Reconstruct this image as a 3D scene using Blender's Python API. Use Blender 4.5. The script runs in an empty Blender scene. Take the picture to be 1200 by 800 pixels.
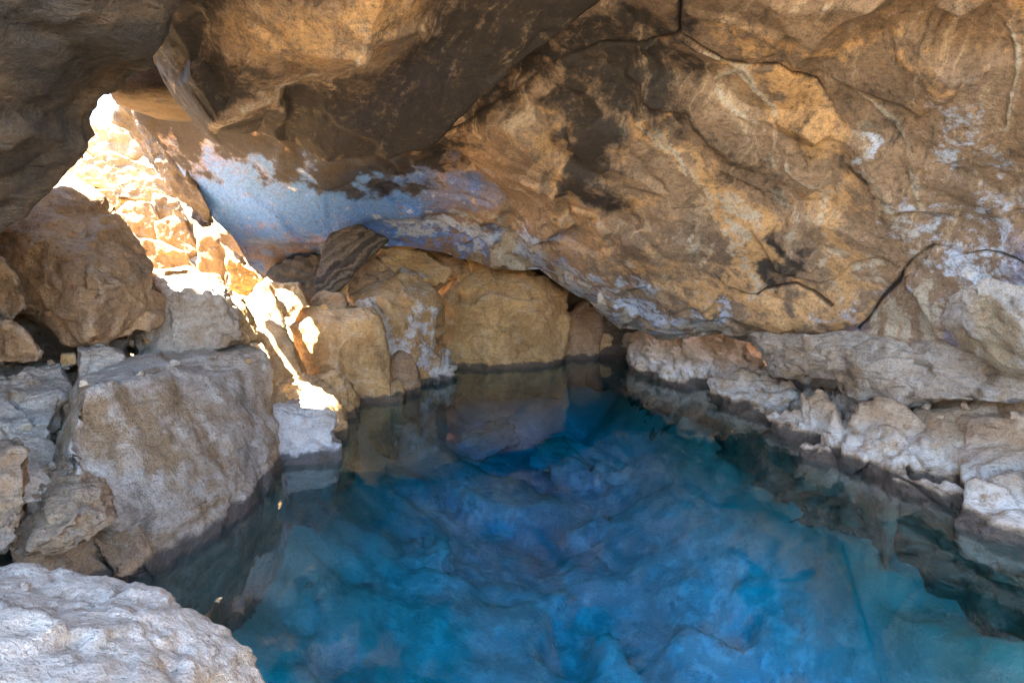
import bpy, bmesh, math, random
import numpy as np
from mathutils import Vector

# ------------------------------------------------------------------ camera, sky, sun, exposure
SC = bpy.context.scene
H, PITCH, F = 2.0, math.radians(8.0), 715.0          # eye height over the water, tilt down, focal length in 1200-px units
cam_d = bpy.data.cameras.new('camera'); cam = bpy.data.objects.new('camera', cam_d)
SC.collection.objects.link(cam); SC.camera = cam
cam.location = (0, 0, H); cam.rotation_euler = (math.radians(90) - PITCH, 0, 0)
cam_d.sensor_width = 36; cam_d.lens = 36 * F / 1200; cam_d.clip_start = 0.05; cam_d.clip_end = 2000

SUN_TO = Vector((-0.50, -0.05, 0.865)).normalized()     # towards the sun
elev = math.asin(SUN_TO.z)
world = bpy.data.worlds.new('World'); SC.world = world; world.use_nodes = True
nt = world.node_tree; nt.nodes.clear()
sky = nt.nodes.new('ShaderNodeTexSky'); sky.sky_type = 'NISHITA'; sky.sun_disc = False
sky.sun_elevation = elev; sky.sun_rotation = math.atan2(SUN_TO.x, SUN_TO.y)
sky.air_density = 1.0; sky.dust_density = 0.6; sky.ozone_density = 3.0
bg = nt.nodes.new('ShaderNodeBackground'); bg.inputs[1].default_value = 0.10
wo = nt.nodes.new('ShaderNodeOutputWorld')
nt.links.new(sky.outputs[0], bg.inputs[0]); nt.links.new(bg.outputs[0], wo.inputs[0])
sun_d = bpy.data.lights.new('sun', 'SUN'); sun = bpy.data.objects.new('sun', sun_d)
SC.collection.objects.link(sun); sun_d.energy = 5.0; sun_d.angle = math.radians(0.5); sun_d.color = (1, .90, .74)
sun.rotation_euler = (-SUN_TO).to_track_quat('-Z', 'Y').to_euler(); sun.location = SUN_TO * 30
vs = SC.view_settings
SC.display_settings.display_device = 'sRGB'
vs.view_transform = 'Standard'; vs.look = 'None'; vs.gamma = 1; vs.use_curve_mapping = False
vs.exposure = 4.7
SC.render.engine = 'CYCLES'
cy = SC.cycles
cy.max_bounces = 10; cy.diffuse_bounces = 4; cy.glossy_bounces = 3; cy.transmission_bounces = 6
cy.transparent_max_bounces = 16; cy.volume_bounces = 1
cy.caustics_reflective = False; cy.caustics_refractive = False
cy.sample_clamp_indirect = 6; cy.use_denoising = True

# ------------------------------------------------------------------ helpers
CP, SP = math.cos(PITCH), math.sin(PITCH)
def P(px, py, Y):                                    # a sight line of the survey, followed to the distance Y
    a, b = px - 600.0, 400.0 - py
    d = np.array([a, F * CP + b * SP, -F * SP + b * CP])
    p = d * (Y / d[1]); p[2] += H
    return p
def W(px, py, z=0.0):                                # the same sight line followed down to the level z
    a, b = px - 600.0, 400.0 - py
    d = np.array([a, F * CP + b * SP, -F * SP + b * CP])
    p = d * ((z - H) / d[2]); p[2] += H
    return p
def project(co):
    x, y, z = co[:, 0], co[:, 1], co[:, 2] - H
    dep = np.maximum(y * CP - z * SP, 0.05); up = y * SP + z * CP
    return 600 + F * x / dep, 400 - F * up / dep

rng0 = np.random.RandomState(7)
PERM = rng0.permutation(256).astype(np.int32); PERM = np.concatenate([PERM, PERM, PERM])
G = rng0.normal(size=(256, 3)).astype(np.float32); G /= np.linalg.norm(G, axis=1)[:, None]
R3 = rng0.rand(256, 3).astype(np.float32); RG = rng0.normal(size=(256, 3)).astype(np.float32); RH = (rng0.rand(256).astype(np.float32) - .5) * 2
def hid(i, j, k): return PERM[PERM[PERM[i & 255] + (j & 255)] + (k & 255)]
def pnoise(p):
    p = p.astype(np.float32); i = np.floor(p).astype(np.int32); f = p - i
    u = f * f * f * (f * (f * 6 - 15) + 10); r = 0
    for dx in (0, 1):
        wx = u[:, 0] if dx else 1 - u[:, 0]
        for dy in (0, 1):
            wy = wx * (u[:, 1] if dy else 1 - u[:, 1])
            for dz in (0, 1):
                g = G[hid(i[:, 0] + dx, i[:, 1] + dy, i[:, 2] + dz)]
                r = r + wy * (u[:, 2] if dz else 1 - u[:, 2]) * (g[:, 0] * (f[:, 0] - dx) + g[:, 1] * (f[:, 1] - dy) + g[:, 2] * (f[:, 2] - dz))
    return r * 1.6
def fbm(p, o=4, g=.5):
    r, a = 0, 1.0
    for k in range(o): r = r + a * pnoise(p + 17.3 * k); p = p * 2.03; a *= g
    return r
def facet(p, tilt=.5):                               # broken-rock relief: tilted flat chips, height and closeness to a joint
    p = p.astype(np.float32); i = np.floor(p).astype(np.int32); n = len(p)
    b1 = np.full(n, 9., np.float32); b2 = b1.copy(); h1 = np.zeros(n, np.float32); h2 = h1.copy()
    for dx in (-1, 0, 1):
        for dy in (-1, 0, 1):
            for dz in (-1, 0, 1):
                q = i + np.array([dx, dy, dz], np.int32); t = hid(q[:, 0], q[:, 1], q[:, 2])
                v = p - (q + R3[t]); d = (v * v).sum(1)
                h = RH[t] * .5 + tilt * (RG[t] * v).sum(1)
                m = d < b1; m2 = (~m) & (d < b2)
                b2 = np.where(m, b1, np.where(m2, d, b2)); h2 = np.where(m, h1, np.where(m2, h, h2))
                b1 = np.where(m, d, b1); h1 = np.where(m, h, h1)
    e = np.sqrt(b2) - np.sqrt(b1); w = .5 + .5 * np.clip(e / .06, 0, 1)
    return h1 * w + h2 * (1 - w), e
def normals(co, fa):
    t = co[fa]; n = np.cross(t[:, 1] - t[:, 0], t[:, 2] - t[:, 0]) if fa.shape[1] == 3 else np.cross(t[:, 2] - t[:, 0], t[:, 3] - t[:, 1])
    r = np.zeros_like(co)
    for k in range(fa.shape[1]):
        for a in range(3): r[:, a] += np.bincount(fa[:, k], n[:, a], len(co))
    return r / (np.linalg.norm(r, axis=1)[:, None] + 1e-12)
def link(name, co, fa, mat, parent=None, origin=None, smooth=True, attr=None):
    co = np.asarray(co, np.float64); o0 = np.array(origin if origin is not None else (0, 0, 0), float)
    k = fa.shape[1]; me = bpy.data.meshes.new(name)
    me.vertices.add(len(co)); me.vertices.foreach_set('co', (co - o0).astype(np.float32).ravel())
    me.loops.add(fa.size); me.loops.foreach_set('vertex_index', fa.astype(np.int32).ravel())
    me.polygons.add(len(fa)); me.polygons.foreach_set('loop_start', np.arange(0, fa.size, k, dtype=np.int32))
    me.polygons.foreach_set('use_smooth', np.full(len(fa), smooth))
    if attr is not None:
        for an, av in attr.items():
            a = me.color_attributes.new(an, 'FLOAT_COLOR', 'POINT'); a.data.foreach_set('color', av.astype(np.float32).ravel())
    me.update(calc_edges=True); me.validate()
    me.materials.append(mat)
    ob = bpy.data.objects.new(name, me); SC.collection.objects.link(ob); ob.location = o0
    if parent: ob.parent = parent
    return ob
_ico = {}
def ico(s):
    if s not in _ico:
        bm = bmesh.new(); bmesh.ops.create_icosphere(bm, subdivisions=s, radius=1)
        _ico[s] = (np.array([v.co[:] for v in bm.verts]), np.array([[v.index for v in f.verts] for f in bm.faces])); bm.free()
    return _ico[s]
def hull_planes(pts):
    bm = bmesh.new(); [bm.verts.new(p) for p in pts]
    bmesh.ops.convex_hull(bm, input=bm.verts[:]); bm.normal_update()
    c = np.mean([v.co[:] for v in bm.verts if v.link_faces], axis=0)
    N, D = [], []
    for f in sorted(bm.faces, key=lambda f: -f.calc_area()):
        n = np.array(f.normal[:]); d = n @ (np.array(f.verts[0].co[:]) - c)
        if d < 0: n, d = -n, -d
        if d < 1e-3 or f.calc_area() < 1e-6: continue
        if any((n @ m) > .985 for m in N): continue
        N.append(n); D.append(d)
    bm.free(); return np.array(N), np.array(D), c
def rock_mesh(pts, sub=5, p=22, rough=.05, seed=0, freq=1.0, chips=12, grain=1.0, lump=0.0, strata=None):
    """pts: corner points of the block in the world; flat faces between them, worn edges, chipped and cracked."""
    pts = np.asarray(pts, float); N, D, c = hull_planes(pts); rs = np.random.RandomState(seed + 11)
    q = pts - c; ev, E = np.linalg.eigh(np.cov(q.T)); s = np.abs(q @ E).max(0); s = np.maximum(s, s.max() * .18)
    size = s.mean()
    for _ in range(chips):                           # a few broken-off corners
        n = q[rs.randint(len(q))] / s.max(); n = n + rs.normal(size=3) * .25; n /= np.linalg.norm(n)
        N = np.vstack([N, n]); D = np.append(D, (q @ n).max() * rs.uniform(.90, .985))
    p = p * 1.8; D = D * 1.02
    S, fa = ico(sub); V = (S * s) @ E.T
    if np.linalg.det(E) < 0: fa = fa[:, ::-1]
    m = np.maximum(0, V @ (N / D[:, None]).T); co = V / ((m ** p).sum(1) ** (1 / p))[:, None] + c
    nr = normals(co, fa); off = rs.rand(3) * 50; fq = freq / size
    d = rough * size * (.35 * fbm(co * fq * 1.1 + off, 4, .55))
    h, e = facet(co * fq * 1.55 + off + .25 * np.stack([pnoise(co * fq * 3 + 9), pnoise(co * fq * 3 + 31), pnoise(co * fq * 3 + 57)], 1), .55)
    d += rough * size * (1.9 * h - .8 * np.exp(-(e / .035) ** 2) * (pnoise(co * fq + off) > 0))
    h, e = facet(co * fq * 5.5 * np.array([1, 1, 1.5]) + off, .5); d += rough * size * .34 * h * grain
    d += rough * size * .20 * grain * fbm(co * fq * 9 + off, 4, .65)
    for k, amp in ((1.5, 1.0), (3.7, .45)):
        q_ = fbm(co * fq * k + off + 60, 4, .55); d -= rough * size * amp / (1 + np.exp(-np.clip((q_ - .12) / .02, -30, 30)))
    ax = np.array([rs.uniform(-.35, .35), rs.uniform(-.35, .35), 1.]); t = (co @ ax) * fq * 2.6 + .7 * pnoise(co * fq * 1.3 + off) + .15 * pnoise(co * fq * 6 + off)
    fr = t - np.floor(t); d += rough * size * .5 * np.minimum(fr, (1 - fr) * 12) * np.clip(.5 + 1.6 * pnoise(co * fq * .9 + off + 5), 0, 1)
    if lump: d += lump * size * (np.abs(fbm(co * fq * 3.5 + off, 4, .6)) - .25)
    if strata is not None:
        t = co @ np.array(strata[:3]); k = np.abs(((t * strata[3] + .25 * pnoise(co * 1.5)) % 1) - .5) * 2
        d += strata[4] * (np.clip(k * 2.2, 0, 1) - .5)
    return co + nr * d[:, None], fa, c
def block(sil, back=.6, shrink=.8, inner=(), world=(), drop=None):
    """corner points from traced corners (px, py, distance) and their mates on the far side"""
    f = [P(*s) for s in sil]; c = np.mean(f, axis=0); b = []
    for q in f:
        g = c + (q - c) * shrink; g = g + np.array([g[0] * back / g[1], back, (g[2] - H) * back / g[1] * .3]); b.append(g)
    pts = f + b + [P(*s) for s in inner] + [np.array(w, float) for w in world]
    if drop is not None: pts += [np.array([q[0], q[1], drop]) for q in f + b if q[2] < c[2]]
    return np.array(pts)
def tag(o, label, cat, group=None, kind=None):
    if kind: o['kind'] = kind
    if label: o['label'] = label
    if cat: o['category'] = cat
    if group: o['group'] = group
    return o

# ------------------------------------------------------------------ materials
def new_mat(name):
    m = bpy.data.materials.new(name); m.use_nodes = True; t = m.node_tree
    for n in list(t.nodes):
        if n.type != 'OUTPUT_MATERIAL': t.nodes.remove(n)
    return m, t, t.nodes.get('Material Output') or t.nodes['Material Output']
class NB:
    def __init__(s, t): s.t = t; s.pos = None
    def n(s, ty, **k):
        x = s.t.nodes.new('ShaderNode' + ty)
        for a, v in k.items(): setattr(x, a, v)
        return x
    def l(s, a, b): s.t.links.new(a, b)
    def put(s, sock, v):
        if isinstance(v, (int, float)): sock.default_value = v
        elif isinstance(v, tuple): sock.default_value = (*v, 1) if len(v) == 3 and sock.type == 'RGBA' else v
        else: s.l(v, sock)
    def noise(s, vec, scale, det=5, rough=.6, dist=0):
        x = s.n('TexNoise'); s.l(vec, x.inputs['Vector']); x.inputs['Scale'].default_value = scale
        x.inputs['Detail'].default_value = det; x.inputs['Roughness'].default_value = rough; x.inputs['Distortion'].default_value = dist
        return x.outputs['Fac']
    def ramp(s, v, a, b, lo=0., hi=1.):
        x = s.n('MapRange', interpolation_type='SMOOTHSTEP'); s.put(x.inputs[0], v)
        for i, q in zip((1, 2, 3, 4), (a, b, lo, hi)): x.inputs[i].default_value = q
        return x.outputs[0]
    def mix(s, f, a, b, mode='MIX'):
        x = s.n('Mix', data_type='RGBA', blend_type=mode); s.put(x.inputs['Factor'], f); s.put(x.inputs[6], a); s.put(x.inputs[7], b)
        return x.outputs[2]
    def math(s, op, a, b=0., c=0.):
        x = s.n('Math', operation=op); s.put(x.inputs[0], a); s.put(x.inputs[1], b); s.put(x.inputs[2], c); return x.outputs[0]
    def scale(s, vec, v):
        x = s.n('VectorMath', operation='MULTIPLY'); s.l(vec, x.inputs[0]); x.inputs[1].default_value = v; return x.outputs[0]
def finish(b, out, col, height, rough, dist=.05, strength=.9):
    pr = b.n('BsdfPrincipled'); b.put(pr.inputs['Base Color'], col); b.put(pr.inputs['Roughness'], rough)
    pr.inputs['Specular IOR Level'].default_value = .25
    bu = b.n('Bump'); bu.inputs['Strength'].default_value = strength; bu.inputs['Distance'].default_value = dist
    b.l(height, bu.inputs['Height']); b.l(bu.outputs[0], pr.inputs['Normal']); b.l(pr.outputs[0], out.inputs['Surface'])
def rock_relief(b, pos):
    n1 = b.noise(pos, 5, 6, .65); n2 = b.noise(pos, 26, 5, .75)
    lay = b.noise(b.scale(pos, (1.2, 1.6, 7)), 3.2, 3, .6, .8)
    ck = b.math('ABSOLUTE', b.math('SUBTRACT', b.noise(b.scale(pos, (1, 1, 1.7)), 1.9, 4, .55, .4), .5))
    ck = b.math('MAXIMUM', b.ramp(ck, .0, .010), b.ramp(b.noise(pos, 1.3, 2), .52, .46))
    lay = b.math('MULTIPLY', lay, b.math('ADD', .8, b.math('MULTIPLY', ck, .2)))
    h = b.math('ADD', b.math('MULTIPLY', n1, .9), b.math('MULTIPLY', n2, .5))
    return b.math('ADD', h, b.math('MULTIPLY', lay, .6)), lay, n1, n2
def rock_mat(name, a, c, pale, dark, dust=.35, crust=0., wet=True, stain=.7, white=0., big=1.5):
    m, t, out = new_mat(name); b = NB(t); geo = b.n('NewGeometry'); pos = geo.outputs['Position']
    h, crack, n1, n2 = rock_relief(b, pos)
    col = b.mix(b.ramp(b.noise(pos, big, 6, .66, .6), .42, .58), a, c)
    col = b.mix(b.math('MULTIPLY', b.ramp(b.noise(b.scale(pos, (1, 1, .45)), 2.6, 7, .7), .52, .70), stain), col, dark)
    col = b.mix(b.math('MULTIPLY', b.ramp(n1, .50, .72), .55), col, pale)
    sx = b.n('SeparateXYZ'); b.l(geo.outputs['Normal'], sx.inputs[0])
    up = b.ramp(b.math('ADD', sx.outputs[2], b.math('MULTIPLY', b.math('SUBTRACT', n1, .5), 1.2)), .35, .95)
    col = b.mix(b.math('MULTIPLY', up, dust), col, pale)
    if white: col = b.mix(b.math('MULTIPLY', b.math('MULTIPLY', b.ramp(b.noise(pos, 1.5, 6, .65), .50, .58), b.ramp(n1, .40, .56)), white), col, (.66, .67, .69))
    edge = b.ramp(geo.outputs['Pointiness'], .52, .60); col = b.mix(b.math('MULTIPLY', edge, .45), col, pale)
    col = b.mix(b.ramp(crack, .40, .26, 0., .5), col, dark)
    col = b.mix(b.ramp(n2, .58, .30, 0., .45), col, dark)
    n3 = b.noise(pos, 95, 3, .7); col = b.mix(b.ramp(n3, .50, .30, 0., .55), col, dark); col = b.mix(b.ramp(n3, .55, .72, 0., .35), col, pale)
    rough = .88
    if wet:
        px = b.n('SeparateXYZ'); b.l(pos, px.inputs[0])
        zz = b.math('ADD', px.outputs[2], b.math('MULTIPLY', b.math('SUBTRACT', b.noise(pos, 3.5, 6, .65), .5), .22))
        if crust:
            band = b.math('MULTIPLY', b.ramp(zz, .09, .15), b.ramp(zz, .48, .17))
            band = b.math('MULTIPLY', band, b.ramp(b.noise(pos, 6, 7, .7), .36, .56))
            col = b.mix(b.math('MULTIPLY', band, crust), col, (.66, .60, .51))
        w = b.ramp(zz, .115, .07); col = b.mix(b.math('MULTIPLY', w, .85), col, (.05, .042, .036))
        rough = b.ramp(zz, .05, .13, .35, .88)
    finish(b, out, col, h, rough)
    return m
TAN, BROWN, PALE, DARK = (.48, .30, .155), (.31, .19, .10), (.56, .49, .40), (.055, .042, .03)
M = {}
M['gold'] = rock_mat('glow tinted basalt', (.62, .39, .16), (.44, .26, .10), (.72, .55, .35), (.12, .07, .035), .4)  # golden glow of bounced sun put into the base colour
M['sunny'] = rock_mat('dry pale basalt', (.36, .25, .135), (.29, .19, .095), (.44, .35, .24), (.12, .08, .045), .3, wet=False)
M['brown'] = rock_mat('brown basalt', TAN, BROWN, (.44, .36, .27), DARK, .25)
M['grey'] = rock_mat('grey brown basalt', (.48, .40, .31), (.32, .21, .11), (.66, .60, .52), (.07, .05, .035), .35, big=1.1)
M['pale'] = rock_mat('pale dusty basalt', (.60, .46, .32), (.50, .36, .22), (.74, .62, .48), (.20, .14, .09), .75, stain=.25)
M['bank'] = rock_mat('crusted bank rock', (.50, .34, .20), (.36, .235, .135), (.62, .48, .33), (.08, .05, .03), .22, crust=.95, stain=.75)
M['white'] = rock_mat('mineral crusted rock', (.58, .55, .50), (.40, .30, .18), (.70, .69, .67), (.10, .07, .05), .7, crust=.6, stain=.35)
M['darkrock'] = rock_mat('dark brown basalt', (.15, .115, .075), (.09, .07, .05), (.28, .23, .17), (.03, .025, .02), .2)  # plain dark rock tone for hollows, back walls and the gap's edge
M['lava'] = rock_mat('dry dusty lava', (.22, .165, .11), (.17, .125, .08), (.27, .21, .15), (.08, .06, .04), .2, wet=False)
M['streaked'] = rock_mat('glow tinted basalt with white crust', (.60, .37, .15), (.42, .25, .10), (.62, .50, .34), (.12, .08, .045), .4, white=.9)
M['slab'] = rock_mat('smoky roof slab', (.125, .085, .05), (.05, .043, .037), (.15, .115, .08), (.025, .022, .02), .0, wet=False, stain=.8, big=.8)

def roof_mat():
    m, t, out = new_mat('stained cave roof'); b = NB(t); geo = b.n('NewGeometry'); pos = geo.outputs['Position']
    h, crack, n1, n2 = rock_relief(b, pos)
    at = b.n('VertexColor', layer_name='stain'); sc = b.n('SeparateColor'); b.l(at.outputs[0], sc.inputs[0]); alpha = at.outputs['Alpha']
    a2 = b.n('VertexColor', layer_name='skyblue_joints'); s2 = b.n('SeparateColor'); b.l(a2.outputs[0], s2.inputs[0])
    cx = b.n('CombineXYZ'); b.l(b.math('MULTIPLY', s2.outputs[2], 60.), cx.inputs[0]); b.l(b.math('MULTIPLY', a2.outputs['Alpha'], 7.), cx.inputs[1])
    dn = b.n('TexNoise'); b.l(pos, dn.inputs['Vector']); dn.inputs['Scale'].default_value = 1.6; dn.inputs['Detail'].default_value = 3
    av = b.n('VectorMath', operation='ADD'); b.l(cx.outputs[0], av.inputs[0]); b.l(b.scale(dn.outputs['Color'], (5, 1.2, 0)), av.inputs[1])
    streak = b.noise(av.outputs[0], 1., 5, .68)
    brk = b.math('SUBTRACT', b.noise(pos, 4.5, 9, .72), .5); brk2 = b.math('SUBTRACT', b.noise(pos, 14, 7, .75), .5)
    brk = b.math('ADD', b.math('MULTIPLY', brk, 2.4), b.math('MULTIPLY', brk2, 1.7))
    def mask(ch, lo=.25, hi=.6, k=1.): return b.ramp(b.math('ADD', ch, b.math('MULTIPLY', brk, k)), lo, hi)
    col = b.mix(b.ramp(b.noise(pos, .9, 7, .65, .5), .35, .65), (.38, .25, .15), (.215, .15, .10))
    col = b.mix(b.math('MULTIPLY', mask(b.noise(pos, 2.2, 6, .6, .8), .60, .85, .5), .6), col, (.48, .28, .12))
    col = b.mix(b.ramp(streak, .53, .68, 0., .7), col, (.64, .48, .31)); col = b.mix(b.ramp(streak, .46, .32, 0., .75), col, (.085, .07, .055))
    col = b.mix(mask(s2.outputs[0], .15, .95, .35), col, (.10, .25, .64))        # smooth stone with blue sky light put into its colour
    col = b.mix(b.math('MULTIPLY', mask(sc.outputs[0], .2, .75), .85), col, (.68, .40, .17))   # ochre
    col = b.mix(b.math('MULTIPLY', mask(sc.outputs[2], .35, .75, 1.), .85), col, (.52, .60, .72))  # white mineral with some sky-light blue put into its colour
    col = b.mix(b.math('MULTIPLY', mask(alpha, .35, .65, .7), .85), col, (.54, .47, .36))     # pale veins
    col = b.mix(b.math('MULTIPLY', b.ramp(s2.outputs[1], .3, .7), .85), col, (.02, .016, .012))   # open joints
    col = b.mix(b.ramp(n2, .56, .30, 0., .55), col, (.04, .032, .025)); col = b.mix(b.ramp(b.noise(pos, 9, 7, .78), .46, .34, 0., .3), col, (.07, .052, .037)); col = b.mix(b.ramp(b.noise(b.scale(pos, (1.3, .9, 1)), 15, 7, .8), .56, .70, 0., .45), col, (.66, .50, .31))
    col = b.mix(b.ramp(b.noise(pos, 60, 4, .7), .60, .72, 0., .2), col, (.5, .4, .27))
    col = b.mix(b.math('MULTIPLY', mask(b.math('ADD', sc.outputs[1], b.math('MULTIPLY', b.math('SUBTRACT', .5, streak), 1.3)), .25, 1.0, .8), .92), col, (.022, .020, .019))  # soot, and shade painted along the hanging slab's lip
    n3 = b.noise(pos, 80, 3, .7); col = b.mix(b.ramp(n3, .50, .30, 0., .5), col, (.03, .025, .02))
    finish(b, out, col, h, b.ramp(s2.outputs[0], .2, .8, .8, .5), .022)
    return m
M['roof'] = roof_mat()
def striped_mat():
    m, t, out = new_mat('striped dark basalt'); b = NB(t); geo = b.n('NewGeometry'); pos = geo.outputs['Position']
    h, lay, n1, n2 = rock_relief(b, pos)
    dt = b.n('VectorMath', operation='DOT_PRODUCT'); b.l(pos, dt.inputs[0]); dt.inputs[1].default_value = (-.56, 0, .83)
    w = b.math('ADD', b.math('MULTIPLY', dt.outputs['Value'], 9.), b.math('MULTIPLY', b.noise(b.scale(pos, (1, 1, 1)), 2.5, 4, .6), 4.0))
    cb = b.n('CombineXYZ'); b.l(w, cb.inputs[0]); band = b.noise(cb.outputs[0], 1., 3, .6)
    col = b.mix(b.ramp(band, .45, .58), (.045, .038, .03), (.15, .118, .085)); col = b.mix(b.ramp(n2, .55, .35, 0., .5), col, (.03, .025, .02))
    finish(b, out, col, h, .85); return m
M['striped'] = striped_mat()

def bed_mat():
    m, t, out = new_mat('pale pool bed'); b = NB(t); geo = b.n('NewGeometry'); pos = geo.outputs['Position']
    h, crack, n1, n2 = rock_relief(b, pos)
    col = b.mix(b.ramp(b.noise(pos, .8, 6, .6, .5), .38, .6), (.78, .80, .74), (.52, .54, .49))
    col = b.mix(b.ramp(n1, .62, .45, 0, .6), col, (.36, .36, .33))
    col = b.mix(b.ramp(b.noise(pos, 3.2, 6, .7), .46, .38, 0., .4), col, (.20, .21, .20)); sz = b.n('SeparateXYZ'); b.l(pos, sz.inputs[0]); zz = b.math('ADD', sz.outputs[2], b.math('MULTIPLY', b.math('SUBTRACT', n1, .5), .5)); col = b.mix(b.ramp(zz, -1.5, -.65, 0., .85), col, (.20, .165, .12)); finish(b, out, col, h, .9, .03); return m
M['bed'] = bed_mat()
def water_mat():
    m, t, out = new_mat('clear blue spring water'); b = NB(t); geo = b.n('NewGeometry'); pos = geo.outputs['Position']
    w1 = b.noise(b.scale(pos, (1, 1.6, 1)), 2.2, 3, .5); w2 = b.noise(b.scale(pos, (.6, 1.5, 1)), 9, 3, .5)
    bu = b.n('Bump'); bu.inputs['Strength'].default_value = 1; bu.inputs['Distance'].default_value = .0016
    b.l(b.math('ADD', w1, b.math('MULTIPLY', w2, .22)), bu.inputs['Height'])
    ior = b.math('ADD', 1.8, b.math('MULTIPLY', geo.outputs['Backfacing'], 1 / 1.8 - 1.8))
    fr = b.n('Fresnel'); b.l(ior, fr.inputs['IOR']); b.l(bu.outputs[0], fr.inputs['Normal'])
    gl = b.n('BsdfGlossy'); gl.inputs['Roughness'].default_value = .0; b.l(bu.outputs[0], gl.inputs['Normal'])
    tr = b.n('BsdfTransparent'); mx = b.n('MixShader'); b.l(fr.outputs[0], mx.inputs[0]); b.l(tr.outputs[0], mx.inputs[1]); b.l(gl.outputs[0], mx.inputs[2])
    b.l(mx.outputs[0], out.inputs['Surface'])
    va = b.n('VolumeAbsorption'); va.inputs['Color'].default_value = (.0, .88, .945, 1); va.inputs['Density'].default_value = 1.35
    b.l(va.outputs[0], out.inputs['Volume'])
    return m
M['water'] = water_mat()

# ------------------------------------------------------------------ the setting
def catmull(A, n):                                   # A: K x ... -> n samples through all of A
    K = len(A); t = np.linspace(0, K - 1, n); i = np.clip(t.astype(int), 0, K - 2); f = (t - i).reshape((-1,) + (1,) * (A.ndim - 1))
    g = lambda j: A[np.clip(j, 0, K - 1)]
    p0, p1, p2, p3 = g(i - 1), g(i), g(i + 1), g(i + 2)
    return .5 * (2 * p1 + (p2 - p0) * f + (2 * p0 - 5 * p1 + 4 * p2 - p3) * f ** 2 + (3 * p1 - p0 - 3 * p2 + p3) * f ** 3)
def grid_faces(nr, nc, flip=False):
    i, j = np.meshgrid(np.arange(nr - 1), np.arange(nc - 1), indexing='ij'); a = (i * nc + j).ravel()
    f = np.stack([a, a + 1, a + nc + 1, a + nc], 1); return f[:, ::-1] if flip else f
def seg_dist(px, py, line):
    r = np.full(len(px), 1e9)
    for (x0, y0), (x1, y1) in zip(line[:-1], line[1:]):
        dx, dy = x1 - x0, y1 - y0; t = np.clip(((px - x0) * dx + (py - y0) * dy) / (dx * dx + dy * dy), 0, 1)
        r = np.minimum(r, np.hypot(px - x0 - t * dx, py - y0 - t * dy))
    return r
def blob(px, py, line, w): return np.exp(-(seg_dist(px, py, line) / w) ** 2)

COLS = [  # sections of the vault: from the low far lip up to the crown, then over the visitor's head
 [(300,335,10.9), (262,268,10.1), (212,198,9.5), (163,122,9.0), (150,40,8.8)],
 [(375,305,10.7), (375,286,9.9), (340,215,9.1), (320,150,8.3), (300,70,7.6)],
 [(450,288,10.6), (440,258,9.8), (450,205,8.8), (470,160,7.7), (470,70,6.7)],
 [(545,308,10.5), (545,250,9.4), (540,205,8.5), (560,150,7.2), (590,55,6.0)],
 [(640,330,10.2), (630,308,9.2), (650,250,8.0), (670,170,6.6), (690,55,5.5)],
 [(745,380,9.6), (745,370,8.8), (760,290,7.4), (780,190,6.2), (800,45,5.0)],
 [(820,395,8.9), (815,383,8.2), (860,310,6.9), (880,200,5.8), (910,40,4.6)],
 [(900,402,8.2), (895,386,7.5), (960,320,6.3), (980,200,5.2), (1010,35,4.2)],
 [(1000,415,7.2), (1000,378,6.5), (1060,305,5.5), (1090,200,4.6), (1110,35,3.8)],
 [(1120,440,6.2), (1100,330,5.3), (1160,265,4.7), (1190,160,4.1), (1200,25,3.5)],
 [(1260,470,5.2), (1230,340,4.5), (1280,255,4.0), (1310,150,3.5), (1320,-5,3.1)],
 [(1520,520,3.8), (1500,380,3.5), (1500,250,3.1), (1500,120,2.8), (1480,-40,2.5)]]
net = np.array([[P(*q) for q in c] for c in COLS])                       # col, row, 3
ov = []
for k, c in enumerate(net):
    x, y, z = c[-1]; ov.append([(x * .93 + .1, y * .58 + .2, z + .42), (x * .9 + .3, .9 + .06 * y, z + .6)])
net = np.concatenate([net, np.array(ov)], 1)
last = net[-1].copy(); last[:, 0] += 1.2; last[:, 2] -= .5; last[:, 1] -= .3
net = np.concatenate([net, last[None]], 0)
NU, NV = 620, 400
rf = catmull(catmull(net, NU).transpose(1, 0, 2), NV).reshape(-1, 3)     # rows v, cols u
fa = grid_faces(NV, NU)
nr = normals(rf, fa)
if nr[:, 2].mean() > 0: fa = fa[:, ::-1]; nr = -nr
px, py = project(rf)
far = np.clip((rf[:, 1] - 3) / 6, 0, 1)
warp = .3 * np.stack([pnoise(rf * 1.3 + 5), pnoise(rf * 1.3 + 25), pnoise(rf * 1.3 + 45)], 1)
d = .12 * fbm(rf * .5 + 3, 3, .45) + .009 * fbm(rf * 3.1, 4, .6)
h, e = facet(rf * np.array([.75, .75, .75]) + warp + 3, .6); d += .15 * h
h, e3 = facet(rf * 1.7 + warp * .6 + 33, .6); d += .045 * h
h, e2 = facet(rf * 2.6 + warp * 2 + 13, .5); d += .010 * h
smooth_far = np.clip(blob(px, py, [(250,220), (400,230)], 120), 0, 1); d *= 1 - .75 * smooth_far
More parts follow.
